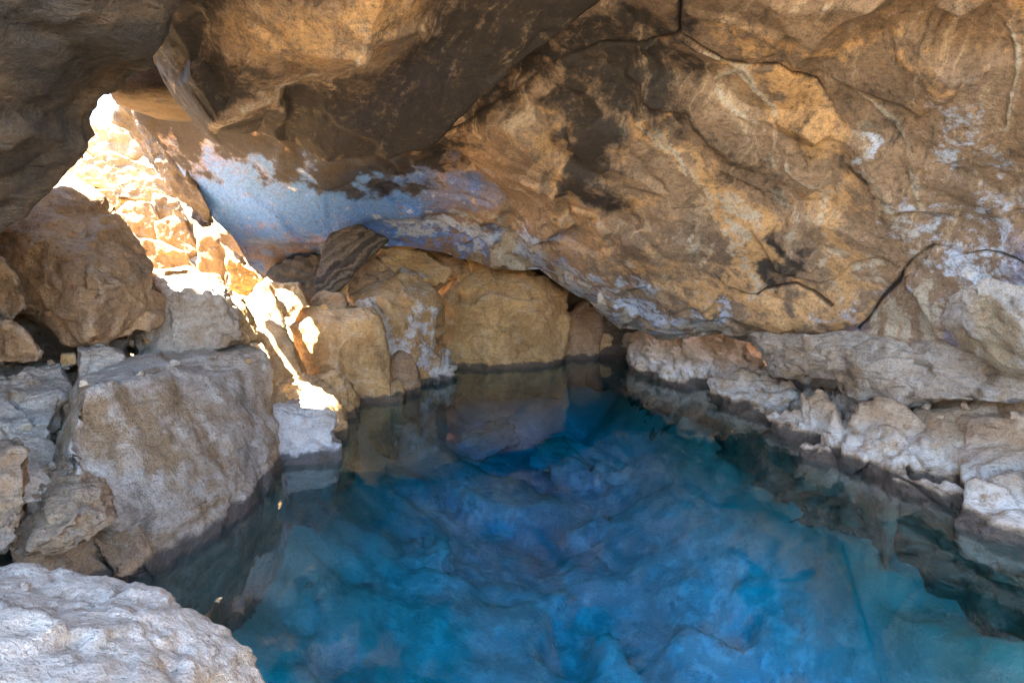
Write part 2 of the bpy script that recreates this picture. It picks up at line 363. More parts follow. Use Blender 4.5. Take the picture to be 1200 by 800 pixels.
# open joints, ribs and mineral veins that run over the vault
joints = [[(470,60), (600,68), (640,78), (700,66), (760,62), (795,38), (800,-20)], [(505,163), (560,190), (640,245), (665,270)],
          [(795,40), (850,80), (905,85), (945,115), (985,190)], [(640,78), (600,110), (505,165)], [(1010,385), (1055,315), (1090,290), (1140,300), (1210,330)],
          [(870,345), (900,338), (935,335), (975,350)]]
veins = [[(975,-10), (950,25), (905,60), (860,90), (830,105)], [(905,60), (960,100), (1000,130), (1050,185), (1075,240)], [(1135,-10), (1140,20), (1172,55), (1183,95), (1180,155), (1165,190), (1135,230)],
         [(1180,160), (1150,175), (1133,225)], [(800,55), (870,90), (905,160)], [(860,90), (915,160), (925,200), (960,240)], [(830,105), (860,140), (905,165)], [(700,80), (745,125), (775,165), (800,210)], [(765,165), (700,110)]]
J = np.zeros(len(rf)); 
wob = 7 * pnoise(rf * 2.2); wob2 = 7 * pnoise(rf * 2.2 + 40)
for l in joints: J = np.maximum(J, np.exp(-(seg_dist(px + wob, py + wob2, l) / 2.2) ** 2))
V_ = np.zeros(len(rf))
for l in veins: V_ = np.maximum(V_, np.exp(-(seg_dist(px + wob, py + wob2, l) / 3.2) ** 2))
step = 1 / (1 + np.exp(-(py - np.interp(px + wob, [250,290,380,430,545,600,640,700], [262,285,287,262,250,285,312,345])) / 2.5)) * ((px > 235) & (px < 700))
V_ *= np.clip(.75 + 1.1 * fbm(rf * 1.9 + 70, 3), 0, 1); J *= np.clip(.9 + 1.0 * fbm(rf * 1.3 + 90, 3), 0, 1)
d -= .06 * J; d += .015 * V_
rib = blob(px + wob, py + wob2, [(1000,170), (1015,210), (1060,280), (1090,300)], 22); d += .07 * rib
d -= .10 * step                                                          # the lower layer is set back
under = blob(px, py, [(760,385), (880,375), (1000,360)], 22); d += .06 * under
edge = np.ones(len(rf))
rf2 = rf + nr * d[:, None]
# pigments, plus sky-light blue and slab shade put into the colour
st = np.zeros((len(rf), 4)); sb = np.zeros((len(rf), 4)); qx, qy = px + 2 * wob + 26 * fbm(rf * 2.6 + 11, 4, .6), py + 2 * wob2 + 26 * fbm(rf * 2.6 + 51, 4, .6)
for l, w, a in [([(840,230), (890,330)], 30, .9), ([(750,150), (800,200), (870,300)], 16, .8), ([(880,260), (905,360)], 26, .9), ([(900,100), (960,160)], 26, .9), ([(640,150), (665,215), (690,270)], 20, .6),
                ([(700,300), (900,350)], 26, .5), ([(960,230), (1000,330), (930,370)], 26, .7), ([(720,215), (760,250)], 20, .5), ([(1000,60), (860,50)], 22, .5), ([(560,25), (760,20)], 8, .2), ([(1050,70), (1100,130)], 16, .5), ([(1180,0), (1210,40)], 25, .9),
                ([(820,345), (1010,372)], 14, .9)]:
    st[:, 0] = np.maximum(st[:, 0], a * blob(qx, qy, l, w))
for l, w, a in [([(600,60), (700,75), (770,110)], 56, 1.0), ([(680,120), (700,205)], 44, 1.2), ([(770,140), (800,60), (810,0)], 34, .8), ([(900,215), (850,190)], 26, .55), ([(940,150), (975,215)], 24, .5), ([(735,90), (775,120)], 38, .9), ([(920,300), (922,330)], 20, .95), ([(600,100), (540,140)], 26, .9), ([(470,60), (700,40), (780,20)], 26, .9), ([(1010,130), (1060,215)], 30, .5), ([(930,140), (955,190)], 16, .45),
                ([(850,200), (840,240)], 20, .4), ([(165,120), (235,158), (330,178), (400,194), (510,176)], 28, 1.6), ([(990,210), (1030,240)], 9, .9), ([(830,100), (1000,120)], 16, .3), ([(640,240), (680,280)], 14, .4)]:  # the long band following the hanging slab's lip is painted shade
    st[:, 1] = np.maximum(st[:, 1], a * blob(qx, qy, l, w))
for l, w, a in [([(460,270), (545,268), (610,300), (680,340), (760,372), (830,384)], 19, .75), ([(480,190), (480,240)], 6, .5), ([(500,185), (503,245)], 5, .55), ([(520,190), (525,245)], 5, .45), ([(1010,170), (1005,195)], 9, .9), ([(1100,300), (1150,330), (1210,350)], 34, .6), ([(1040,250), (1100,280)], 24, .5), ([(960,370), (1100,330)], 18, .4),
                ([(340,215), (345,225)], 7, .9), ([(650,150), (700,260)], 10, .35), ([(840,230), (880,320)], 10, .35), ([(1130,200), (1190,260), (1140,320)], 60, .42)]:
    st[:, 2] = np.maximum(st[:, 2], a * blob(qx, qy, l, w))
st[:, 3] = np.clip(V_ * .7 + rib * .45, 0, 1)
for l, w, a in [([(770,175), (820,240), (850,300)], 10, .55), ([(850,235), (892,335)], 16, .6), ([(905,190), (925,270), (905,350)], 9, .5), ([(715,130), (735,190)], 7, .5), ([(655,160), (690,250), (720,300)], 12, .5), ([(800,260), (830,345)], 9, .45), ([(960,250), (975,330)], 12, .5), ([(1010,300), (1060,350)], 16, .5), ([(560,215), (620,280)], 12, .4)]:
    st[:, 3] = np.maximum(st[:, 3], a * blob(qx, qy, l, w))
for l, w, a in [([(225,235), (330,245), (450,240)], 62, 1.1), ([(480,215), (540,230)], 40, .6), ([(440,285), (560,285), (640,315)], 20, .8), ([(1120,100), (1150,300)], 60, .2), ([(1200,330), (1150,380)], 60, .5), ([(560,70), (640,100)], 25, .25), ([(1000,400), (1100,420)], 30, .5)]:  # where the sky-light blue is painted onto the vault
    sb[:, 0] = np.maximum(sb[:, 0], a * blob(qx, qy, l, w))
sb[:, 1] = J; vv, uu = np.meshgrid(np.linspace(0, 1, NV), np.linspace(0, 1, NU), indexing='ij'); sb[:, 2] = uu.ravel(); sb[:, 3] = vv.ravel()
crust = np.clip((.23 - sb[:, 3]) / .06, 0, 1) * np.clip((sb[:, 2] - .22) / .06, 0, 1) * np.clip((.80 - sb[:, 2]) / .06, 0, 1)
crust *= np.clip(.55 + 1.2 * fbm(np.stack([sb[:, 2] * 60, sb[:, 3] * 8, 0 * J], 1), 3), 0, 1)
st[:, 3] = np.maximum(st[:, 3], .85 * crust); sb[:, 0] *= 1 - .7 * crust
# the massif above: upper sheet and its rim so that the vault is solid rock
g3 = rf2.reshape(NV, NU, 3); top = g3[::8, ::10].copy(); top[..., 2] = np.maximum(top[..., 2] + 1.1, 4.6)
tn, tm = top.shape[:2]; topf = top.reshape(-1, 3); base = len(rf2)
ft = grid_faces(tn, tm) + base
def rim(a, b): return np.array([[a[i], a[i + 1], b[i + 1], b[i]] for i in range(len(a) - 1)])
idx = np.arange(NV * NU).reshape(NV, NU)[::8, ::10]; tdx = base + np.arange(tn * tm).reshape(tn, tm)
rims = np.concatenate([rim(idx[0], tdx[0]), rim(idx[-1], tdx[-1]), rim(idx[:, 0], tdx[:, 0]), rim(idx[:, -1], tdx[:, -1])])
z4 = np.zeros((len(topf), 4))
roof = link('cave_roof', np.concatenate([rf2, topf]), np.concatenate([fa, ft, rims]), M['roof'], attr={'stain': np.concatenate([st, z4]), 'skyblue_joints': np.concatenate([sb, z4])})
tag(roof, 'arched brown cave roof with ochre stains and pale veins over the pool', None, kind='structure')

# pool bed and the rubble slope under the boulders, one sheet
xs, ys = np.meshgrid(np.linspace(-16, 9, 340), np.linspace(-6, 20, 340)); gx, gy = xs.ravel(), ys.ravel()
SHL = [(-6, -2.3), (2, -2.3), (3.8, -2.35), (4.8, -2.25), (5.7, -2.2), (8.4, -2.0), (9, -1.6), (11, -1.35), (20, -1.3)]
SHR = [(-6, 2.6), (2, 2.9), (3.65, 3.0), (4.8, 2.95), (5.5, 3.05), (6.8, 2.85), (7.7, 2.6), (9.2, 2.55), (10.6, 2.1), (20, 2.0)]
xl = np.interp(gy, *zip(*SHL)); xr = np.interp(gy, *zip(*SHR))
din = np.minimum(np.minimum(gx - xl, xr - gx), 11.6 - gy); din = np.minimum(din, gy - 1.2)
pp = np.stack([gx, gy, np.zeros_like(gx)], 1)
z = np.where(din > 0, -.55 - (1.25 + 1.2 / (1 + np.exp(-(gx * .8 - gy + 3.4) * 2.2))) * (1 - np.exp(-din / .9)), -.55 - np.minimum(din + .5, 0) * .6)
z = np.where((din <= 0) & (gx < xl) & (gy > 6), -.35 + np.maximum(-din - .8, -.3) * .58, z)
h, e = facet(pp * .55 + .3 * np.stack([pnoise(pp * 1.5), pnoise(pp * 1.5 + 20), pnoise(pp * 1.5 + 40)], 1), .55); z += np.where(din > 0, .30 * np.clip(din / .8, .15, 1), .2) * h
h, e = facet(pp * 2.4 + 7, .8); z += .03 * h; z += .10 * fbm(pp * 1.2, 4, .5)
z = np.minimum(z, 4.3); z = np.where(gy < 1.2, np.minimum(z, -.1 + .3 * (1.2 - gy)), z)
out_ = (gx > xr + .8) | (gy > 13); z = np.where(out_ & (gy > 1), np.clip(z, -1, 1.6), z)
pp[:, 2] = z
fb = grid_faces(340, 340)
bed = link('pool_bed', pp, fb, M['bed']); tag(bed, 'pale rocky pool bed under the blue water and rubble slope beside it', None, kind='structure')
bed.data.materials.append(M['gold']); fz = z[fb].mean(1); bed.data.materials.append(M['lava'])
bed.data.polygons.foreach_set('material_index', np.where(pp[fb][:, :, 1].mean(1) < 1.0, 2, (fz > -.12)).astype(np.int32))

# water: a closed body of water with a free surface
x0, x1, y0, y1, zb = -9, 8.5, -2.5, 13, -6
wv = np.array([(x, y, zz) for zz in (zb, 0) for y in (y0, y1) for x in (x0, x1)], float)
wf = np.array([[0, 2, 3, 1], [4, 5, 7, 6], [0, 1, 5, 4], [2, 6, 7, 3], [0, 4, 6, 2], [1, 3, 7, 5]])
water = link('pool_water', wv, wf, M['water'], smooth=False); tag(water, 'still deep blue spring water of the cave pool', None, kind='structure')

# open ground outside the entrance behind the visitor
gx, gy = np.meshgrid(np.linspace(-150, 150, 120), np.linspace(-200, -3.2, 80)); gp = np.stack([gx.ravel(), gy.ravel(), np.zeros(gx.size)], 1)
gp[:, 2] = np.clip(1.0 + (-3.2 - gp[:, 1]) * .25, 1.0, 3.4) + .3 * fbm(gp * .2, 4)
g_ = link('lava_ground', gp, grid_faces(80, 120), M['lava']); tag(g_, 'open dry lava ground outside the cave mouth', None, kind='structure')

# ------------------------------------------------------------------ rocks
_seed = [100]
def rock(name, label, pts, mat, cat='boulder', group=None, **k):
    _seed[0] += 1; k.setdefault('seed', _seed[0])
    co, fa, c = rock_mesh(pts, **k)
    o = link(name, co, fa, M[mat], origin=(c[0], c[1], co[:, 2].min()))
    return tag(o, label, cat, group)
Yc = lambda Y, pts: [(x, y, Y) for x, y in pts]

# roof slabs
HS = [[(163,62,5.9), (185,76,6.0), (206,118,6.2), (243,156,6.3), (300,150,6.6), (345,168,6.75), (385,191,6.8), (440,183,6.85), (505,164,6.7), (560,112,6.1), (610,72,5.7), (705,-8,5.0)],
      [(160,30,5.4), (180,42,5.4), (215,84,5.6), (258,142,5.8), (322,106,5.7), (360,94,5.65), (405,118,6.0), (465,106,5.95), (530,72,5.7), (590,32,5.3), (650,-10,5.0), (740,-60,4.6)],
      [(150,-10,5.0), (185,0,4.9), (235,25,4.9), (290,62,4.95), (350,62,4.9), (425,72,4.85), (448,48,4.9), (505,30,5.25), (560,5,5.1), (620,-40,4.8), (690,-80,4.5), (780,-120,4.2)],
      [(130,-120,4.2), (170,-120,4.2), (230,-110,4.1), (290,-100,4.1), (370,-90,4.1), (455,-30,4.35), (490,-40,4.5), (540,-60,4.5), (600,-110,4.2), (660,-150,4.0), (740,-190,3.8), (840,-240,3.6)]]
hn = np.array([[P(*q) for q in r] for r in HS])
back1 = hn[0] + np.array([0, .5, .35]); back2 = hn[0] * np.array([1, 1, 0]) + np.array([0, .9, 4.95])
over = hn[3] * np.array([1, .6, 0]) + np.array([0, .3, 4.9])
hn = np.concatenate([back2[None], back1[None], hn, over[None]])
def lin(A, n):
    K = len(A); t = np.linspace(0, K - 1, n); i = np.clip(t.astype(int), 0, K - 2); f = (t - i).reshape((-1,) + (1,) * (A.ndim - 1)); f = f * f * (3 - 2 * f) * .35 + f * .65
    return A[i] * (1 - f) + A[i + 1] * f
hr, hc = 200, 300
hs = lin(lin(hn, hr).transpose(1, 0, 2), hc).transpose(1, 0, 2).reshape(-1, 3)
hf = grid_faces(hr, hc, True); n_ = normals(hs, hf)
wq = .3 * np.stack([pnoise(hs * 1.3 + 5), pnoise(hs * 1.3 + 25), pnoise(hs * 1.3 + 45)], 1)
h1, _ = facet(hs * .9 + wq + 40, .5); h2, _ = facet(hs * 2.8 + wq * 2 + 71, .5)
hp = hs + n_ * (.07 * h1 + .016 * h2 + .012 * fbm(hs * 3, 4, .6))[:, None]
hx, hy = project(hs); hx = hx + 9 * pnoise(hs * 2.4); hy = hy + 9 * pnoise(hs * 2.4 + 30)
sa = np.zeros((len(hs), 4)); sb2 = np.zeros((len(hs), 4))
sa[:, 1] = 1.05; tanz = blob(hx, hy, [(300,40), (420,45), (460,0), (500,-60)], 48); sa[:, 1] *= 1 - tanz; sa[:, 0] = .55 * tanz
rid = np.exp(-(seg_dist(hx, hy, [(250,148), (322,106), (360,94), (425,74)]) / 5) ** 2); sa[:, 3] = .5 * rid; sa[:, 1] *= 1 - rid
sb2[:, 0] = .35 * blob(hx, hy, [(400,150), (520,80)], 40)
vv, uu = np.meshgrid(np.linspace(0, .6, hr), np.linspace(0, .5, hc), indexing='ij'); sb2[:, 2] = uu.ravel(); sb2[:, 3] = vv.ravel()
tag(link('hanging_slab', hp, hf, M['roof'], attr={'stain': sa, 'skyblue_joints': sb2}), 'huge folded dark rock slab hanging from the roof with a tan upper facet', 'rock slab')
rock('leaning_slab', 'dark smooth rock slab leaning over the big brown boulder beside the daylight gap',
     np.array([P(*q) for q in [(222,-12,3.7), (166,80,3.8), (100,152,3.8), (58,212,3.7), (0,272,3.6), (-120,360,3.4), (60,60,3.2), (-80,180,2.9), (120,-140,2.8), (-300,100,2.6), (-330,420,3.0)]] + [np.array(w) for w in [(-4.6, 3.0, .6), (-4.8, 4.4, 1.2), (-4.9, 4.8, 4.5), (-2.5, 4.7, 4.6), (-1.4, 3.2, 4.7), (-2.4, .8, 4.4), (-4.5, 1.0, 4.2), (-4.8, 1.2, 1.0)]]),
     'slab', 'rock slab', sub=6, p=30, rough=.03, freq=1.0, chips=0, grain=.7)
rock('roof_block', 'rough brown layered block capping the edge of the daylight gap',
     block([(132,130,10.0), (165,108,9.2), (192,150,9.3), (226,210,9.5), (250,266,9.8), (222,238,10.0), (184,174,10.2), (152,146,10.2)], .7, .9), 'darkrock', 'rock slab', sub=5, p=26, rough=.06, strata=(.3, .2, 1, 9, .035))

# left pile, from the near shore inwards
rock('foreground_boulder', 'large pale dusty flat topped boulder jutting over the pool at the near shore',
     np.array([P(*q) for q in [(-60,640,2.5), (60,664,2.45), (150,678,2.4), (190,690,2.35), (222,715,2.25), (245,748,2.15), (292,765,2.15), (318,800,2.1), (120,720,2.0), (200,800,1.75), (60,800,1.5), (-150,800,1.4), (300,860,1.8), (150,960,1.5)]] + [np.array(w) for w in [(-2.2, 2.6, -.3), (-1.0, 2.2, -.4), (-1.0, 1.5, -.4), (-2.6, 1.2, -.3), (-2.6, 2.4, .8)]]),
     'pale', sub=6, p=44, rough=.022, chips=14, freq=1.3, grain=1.3)
def on_plane(px, py, A, B, C):
    n = np.cross(B - A, C - A); o_ = np.array([0, 0, H]); dd = P(px, py, 1.) - o_
    return o_ + dd * (n @ (A - o_)) / (n @ dd)
A_, B_, C_, E_ = W(186, 674), W(287, 603), W(335, 549), P(268, 470, 5.0)
T1, T2 = on_plane(102, 452, A_, B_, E_), on_plane(314, 428, B_, C_, E_)
dn = np.array([.03, 0, -.9])
shore_pts = np.array([A_, B_, C_, E_, T1, T2, A_ + dn, B_ + dn, C_ + dn, on_plane(92, 560, A_, B_, E_), P(225, 410, 6.4), P(165, 422, 6.0), P(92, 440, 5.4), np.array([-3.6, 6.2, .2]), np.array([-3.6, 4.2, -.3]), np.array([-3.0, 3.7, -.5])])
rock('shore_block', 'big grey angular block with cracked flat face and golden side standing in the pool',
     shore_pts, 'grey', sub=6, p=70, rough=.024, chips=3, freq=1.2)
rock('shore_block', 'flat ledge block of grey rock lying on the big cracked shore block',
     block([(150,428,5.5), (170,415,5.9), (236,410,6.1), (300,408,6.1), (312,425,5.95), (306,455,5.7), (262,466,5.4), (200,452,5.3), (158,448,5.2)], .9, .95), 'grey', sub=5, p=30, rough=.04)
for lab, pts, mt, bk in [
    ('tall brown splinter of rock split off the big cracked shore block', [(78,486,4.15), (112,470,4.3), (142,520,4.05), (166,600,3.75), (176,672,3.55), (128,680,3.35), (90,600,3.65)], 'brown', .6),
    ('flat grey flake lying on the top of the big cracked shore block', [(104,450,4.85), (168,430,5.2), (192,444,5.1), (180,464,4.8), (124,472,4.55)], 'grey', .3),
    ('thin grey ledge stone under the layered pale faced block', [(166,424,5.9), (206,410,6.1), (256,412,6.1), (250,428,5.8), (190,434,5.7)], 'grey', .4),
    ('small brown corner stone at the edge of the flat ledge block', [(278,412,6.2), (306,404,6.4), (316,420,6.2), (312,440,6.0), (284,436,5.9)], 'gold', .4),
    ('upright tan slice between pale slab and cracked shore block', [(72,440,5.1), (92,436,5.2), (100,462,4.9), (92,498,4.5), (74,480,4.6)], 'brown', .4),
    ('shattered pale stone beside the sharp dark upright stone', [(20,556,3.45), (46,548,3.6), (62,566,3.5), (48,590,3.35), (26,588,3.3)], 'pale', .3)]:
    rock('boulder', lab, block(pts, bk, .95), mt, sub=5, p=50, rough=.04, chips=5)
o = rock('sun_blocker_corner', 'added rock block by the daylight gap keeping sun off the pool bed', np.array([(x, y, z) for x in (-4.3, -3.3) for y in (6.8, 8.3) for z in (3.68, 4.95)] + [(-4.65, y, z) for y in (7.45, 8.3) for z in (3.75, 4.9)]), 'slab', None, sub=4, rough=.02, chips=2); o['kind'] = 'structure'  # block added to keep sun specks off the pool bed
rock('brown_boulder', 'great brown boulder wedged beneath the leaning dark slab',
     block([(55,210,6.0), (96,212,6.1), (135,248,6.1), (162,285,6.0), (180,312,5.9), (185,372,5.7), (152,396,5.4), (106,408,5.1), (72,402,5.2), (34,350,5.4), (-30,300,5.6), (-40,240,5.8)], 1.3, .85, inner=[(108,385,4.95), (110,330,4.9), (150,330,5.25), (60,265,5.4), (105,400,4.95)]), 'brown', sub=6, p=44, rough=.03, freq=1.1, chips=7)
rock('stone', 'brown wedge stone tucked under the lower corner of the great brown boulder', block(Yc(5.1, [(-30,290), (0,300), (30,345), (34,364), (10,378), (-30,372)]), .7, .8), 'brown', 'stone', sub=5)
rock('stone', 'rounded brown stone lying below the dark hollow by the great brown boulder', block(Yc(4.8, [(-40,372), (0,374), (28,388), (50,415), (46,424), (10,428), (-40,425)]), .7, .8), 'brown', 'stone', sub=5)
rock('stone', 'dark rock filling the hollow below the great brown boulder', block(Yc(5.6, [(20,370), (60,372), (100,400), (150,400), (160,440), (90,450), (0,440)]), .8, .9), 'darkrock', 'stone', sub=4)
rock('stone', 'small loose flat faced grey stone perched on the big cracked shore block', block([(90,410,4.85), (128,404,5.0), (146,418,5.0), (160,436,4.9), (140,441,4.8), (92,447,4.7)], .35, .85), 'grey', 'stone', sub=5, p=30)
rock('stone', 'tiny brown pebble beside the perched grey stone', block(Yc(5.05, [(70,415), (88,414), (90,428), (72,430)]), .2, .8), 'gold', 'stone', sub=4)
rock('boulder', 'pale flat slab of rock between the great brown boulder and the shore block', block([(-40,440,4.6), (30,432,4.9), (74,430,4.9), (72,465,4.5), (56,508,4.15), (10,500,4.1), (-50,490,4.1)], .6, .95, drop=.2), 'grey', sub=6, p=30)
rock('boulder', 'pale flat rock with broken lip lying below the pale slab', block([(-60,505,3.9), (20,500,4.1), (50,515,4.05), (72,540,3.85), (58,550,3.7), (20,545,3.6), (-60,540,3.5)], .5, .95, drop=.1), 'pale', sub=6, p=30)
rock('boulder', 'pale three cornered stone stuck between the shore block and pale slab', block([(64,520,4.1), (84,494,4.3), (90,500,4.25), (103,536,3.95), (85,538,3.9)], .4, .9), 'pale', 'stone', sub=5, p=34)
rock('boulder', 'sharp dark upright stone beside the broad brown boulder', block([(-40,540,3.2), (8,545,3.2), (26,526,3.3), (33,550,3.2), (28,600,3.05), (8,648,2.9), (-40,640,2.9)], .5, .9), 'brown', sub=5, p=34)
rock('boulder', 'broad brown boulder with one pale chipped corner below the broken lip rock', block([(12,640,3.1), (35,575,3.4), (60,548,3.6), (98,528,3.75), (130,560,3.6), (142,608,3.35), (118,625,3.2), (70,652,3.05), (30,655,3.0)], .6, .9, inner=[(95,605,3.1)]), 'brown', sub=6, p=26, rough=.05)
rock('boulder', 'brown rock at the foot of the big cracked shore block', block([(60,560,3.75), (110,545,3.9), (160,600,3.8), (182,672,3.75), (140,690,3.5), (60,690,3.3), (30,650,3.4)], .7, .95, drop=-.5), 'brown', sub=6, p=26, rough=.05)

rock('boulder', 'layered block with pale front face behind the ledge block', block([(178,328,6.3), (228,322,6.6), (262,335,6.6), (281,372,6.4), (284,402,6.2), (246,408,6.0), (182,424,5.8), (140,402,6.0), (176,392,6.1)], .8, .95, inner=[(196,345,6.0), (250,352,6.0)]), 'grey', sub=6, p=34, rough=.045)
rock('boulder', 'narrow golden slab leaning on the layered pale faced block', block([(262,343,6.9), (284,350,6.9), (306,400,6.6), (282,404,6.5), (266,380,6.5)], .5, .9), 'gold', sub=5, p=34)
rock('boulder', 'smooth golden slope of rock running down between layered block and square golden block', block([(283,372,7.6), (310,362,7.9), (338,392,7.6), (358,440,7.2), (322,450,6.8), (290,430,6.8), (275,400,7.2)], .8, .95, drop=.0), 'gold', sub=5, p=30, rough=.03)
rock('boulder', 'golden wedge block under the roof edge beside the smooth slope', block(Yc(8.6, [(265,300), (300,318), (310,330), (292,348), (268,338)]), .6, .9), 'gold', sub=5, p=30)
rock('boulder', 'golden angular block beneath the tip of the grey roof', block([(283,352,8.2), (312,328,8.6), (332,360,8.3), (338,396,8.0), (318,385,8.0), (296,370,8.0)], .6, .9), 'gold', sub=5, p=34)
rock('boulder', 'brown capped block leaning toward the square golden block', block([(308,334,8.9), (350,332,9.0), (362,358,8.8), (338,372,8.5), (322,366,8.5)], .6, .9), 'gold', sub=5, p=34)
rock('boulder', 'large square golden block with smooth face standing in the pool', block([(343,384,8.6), (354,366,8.9), (385,362,8.9), (432,361,8.8), (444,372,8.7), (447,402,8.6), (463,456,8.35), (462,472,8.2), (395,474,8.15), (372,440,8.35)], 1.0, .95, inner=[(420,380,8.5), (410,468,8.1)], drop=-.8), 'gold', sub=6, p=30, rough=.03)
rock('boulder', 'low sunlit cream rock at the foot of the smooth golden slope', block([(316,452,6.7), (350,440,7.0), (376,446,7.0), (398,474,6.8), (408,497,6.6), (386,505,6.4), (332,505,6.3), (312,480,6.4)], .5, .95, drop=-.6), 'gold', sub=5, p=22)
rock('boulder', 'low golden rock added between the low cream rock and square golden block to block sun', block([(374,442,7.5), (398,438,7.6), (416,460,7.6), (420,492,7.4), (396,503,7.2), (368,494,7.2)], .5, .95, drop=-.8), 'gold', sub=5, p=26)  # rock added to stop sun reaching the pool bed beside it
rock('boulder', 'low white topped rock standing in the water beside the shore block', block([(320,482,5.95), (346,474,6.2), (376,480,6.2), (394,492,6.05), (396,530,5.85), (384,551,5.7), (336,553,5.65), (318,525,5.75)], .45, .95, drop=-.7), 'white', sub=5, p=26)
rock('stone', 'small stone at the waterline against the shore block', block([(305,545,5.75), (320,538,5.85), (331,546,5.8), (331,560,5.65), (312,566,5.55)], .3, .9, drop=-.4), 'grey', 'stone', sub=4)

# far end
rock('boulder', 'rounded golden boulder with white mineral streaks at the far shore', block([(408,348,9.9), (430,328,10.1), (470,318,10.2), (502,326,10.1), (521,356,9.9), (518,386,9.7), (502,412,9.5), (478,424,9.3), (452,426,9.3), (446,400,9.4), (424,368,9.6)], 1.0, .9, inner=[(450,345,9.45), (480,390,9.15)], drop=-.4), 'streaked', sub=5, p=22, rough=.05)
rock('boulder', 'white crusted block behind the square golden block', block([(415,352,9.5), (432,345,9.5), (450,378,9.3), (466,405,9.2), (462,430,9.0), (445,430,9.0), (438,390,9.2)], .5, .9, drop=-.2), 'white', sub=5, p=24)
rock('stone', 'small brown white capped stone at the waterline by the square golden block', block([(450,428,8.9), (466,410,9.1), (484,416,9.1), (494,440,8.85), (482,456,8.6), (462,446,8.6)], .5, .85, drop=-.4), 'brown', 'stone', sub=4, p=20)
rock('stone', 'low golden stone just above the water beside the square golden block', block([(456,448,8.5), (468,444,8.6), (476,456,8.5), (472,474,8.25), (456,476,8.2)], .3, .9, drop=-.4), 'gold', 'stone', sub=4)
rock('stone', 'knobbly white mineral lump at the waterline before the largest back boulder', block([(490,418,9.9), (505,408,10.0), (524,412,10.0), (530,430,9.7), (512,438,9.5), (492,434,9.5)], .4, .9, drop=-.4), 'white', 'stone', sub=5, lump=.3)
rock('boulder', 'largest rounded golden boulder at the back of the pool', block([(513,346,11.2), (548,306,11.6), (580,308,11.5), (612,312,11.4), (642,330,11.4), (668,342,11.5), (662,368,11.3), (650,418,11.1), (612,428,10.85), (530,432,10.75), (518,410,10.9)], 1.2, .9, inner=[(540,360,10.7), (620,350,10.75), (590,420,10.6)], drop=-.6), 'gold', sub=6, p=40, rough=.035, freq=1.3)
rock('boulder', 'pale fractured boulder resting behind the rounded mineral streaked boulder', block([(438,296,10.9), (463,280,11.1), (500,292,11.1), (529,316,10.9), (520,334,10.6), (480,338,10.5), (450,314,10.6)], .8, .9), 'gold', sub=5, p=24, rough=.06)
rock('boulder', 'brown stone squeezed under the roof above the largest back boulder', block(Yc(11.6, [(515,300), (540,300), (555,312), (530,330), (512,322)]), .5, .9), 'brown', 'stone', sub=4)
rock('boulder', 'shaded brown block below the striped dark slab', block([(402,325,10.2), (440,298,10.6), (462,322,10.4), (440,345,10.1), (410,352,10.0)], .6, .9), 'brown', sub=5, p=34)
rock('stone', 'narrow tan upright stone beside the foot of the striped slab', block([(388,322,9.9), (402,312,9.9), (410,318,9.9), (406,350,9.7), (392,352,9.7)], .3, .95), 'gold', 'stone', sub=4, p=34)
rock('stone', 'dark brown stone on top of the square golden block', block([(364,352,9.4), (384,336,9.5), (406,350,9.4), (408,366,9.2), (366,366,9.2)], .5, .9), 'brown', 'stone', sub=4)
rock('striped_slab', 'dark striped slab with straight grooves hanging below the roof at the far end', block([(370,338,9.5), (379,290,9.7), (398,258,9.8), (420,262,9.8), (454,281,9.8), (432,300,9.6), (390,346,9.4)], .35, .95), 'striped', 'rock slab', sub=5, p=44, rough=.02, chips=0, strata=(-.56, .0, .83, 8, .03))
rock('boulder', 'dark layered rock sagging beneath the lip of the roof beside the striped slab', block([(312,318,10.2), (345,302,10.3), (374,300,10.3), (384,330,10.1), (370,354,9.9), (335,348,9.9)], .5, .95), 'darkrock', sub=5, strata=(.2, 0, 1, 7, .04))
rock('boulder', 'dark boulder in the far hollow beside the largest back boulder', block([(655,370,12.0), (690,350,12.2), (708,372,12.1), (704,420,11.8), (660,436,11.6), (646,420,11.7)], .8, .9, drop=-.5), 'brown', sub=4)
rock('stone', 'lone golden stone inside the dark far hollow', block([(698,392,12.2), (712,388,12.2), (730,402,12.1), (728,424,11.9), (706,428,11.8)], .4, .9, drop=-.4), 'gold', 'stone', sub=4, p=30)
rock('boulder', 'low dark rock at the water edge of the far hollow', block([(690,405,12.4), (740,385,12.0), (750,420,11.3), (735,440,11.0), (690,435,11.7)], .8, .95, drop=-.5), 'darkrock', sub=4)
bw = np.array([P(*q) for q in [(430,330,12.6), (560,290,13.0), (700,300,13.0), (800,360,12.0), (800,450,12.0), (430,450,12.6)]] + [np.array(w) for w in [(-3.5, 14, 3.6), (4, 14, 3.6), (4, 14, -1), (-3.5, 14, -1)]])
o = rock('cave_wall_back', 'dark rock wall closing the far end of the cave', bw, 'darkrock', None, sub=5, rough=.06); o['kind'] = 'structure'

tb = np.array([(-4.2, 11.1, 3.1), (-4.2, 11.1, 4.9), (-4.2, 13, 3.1), (-3.0, 11.0, 2.3), (0, 10.8, 2.15), (2.6, 10.4, 1.9), (4.4, 9.6, 1.7), (5, 14.5, 1.5), (-3.2, 14.5, 2.2), (-3.2, 10.8, 4.9), (5, 9.6, 4.9), (5, 14.5, 4.9), (-3.2, 14.5, 4.9)])
o = rock('cave_roof_back', 'dark rock roof over the far hollow', tb, 'darkrock', None, sub=5, rough=.05); o['kind'] = 'structure'

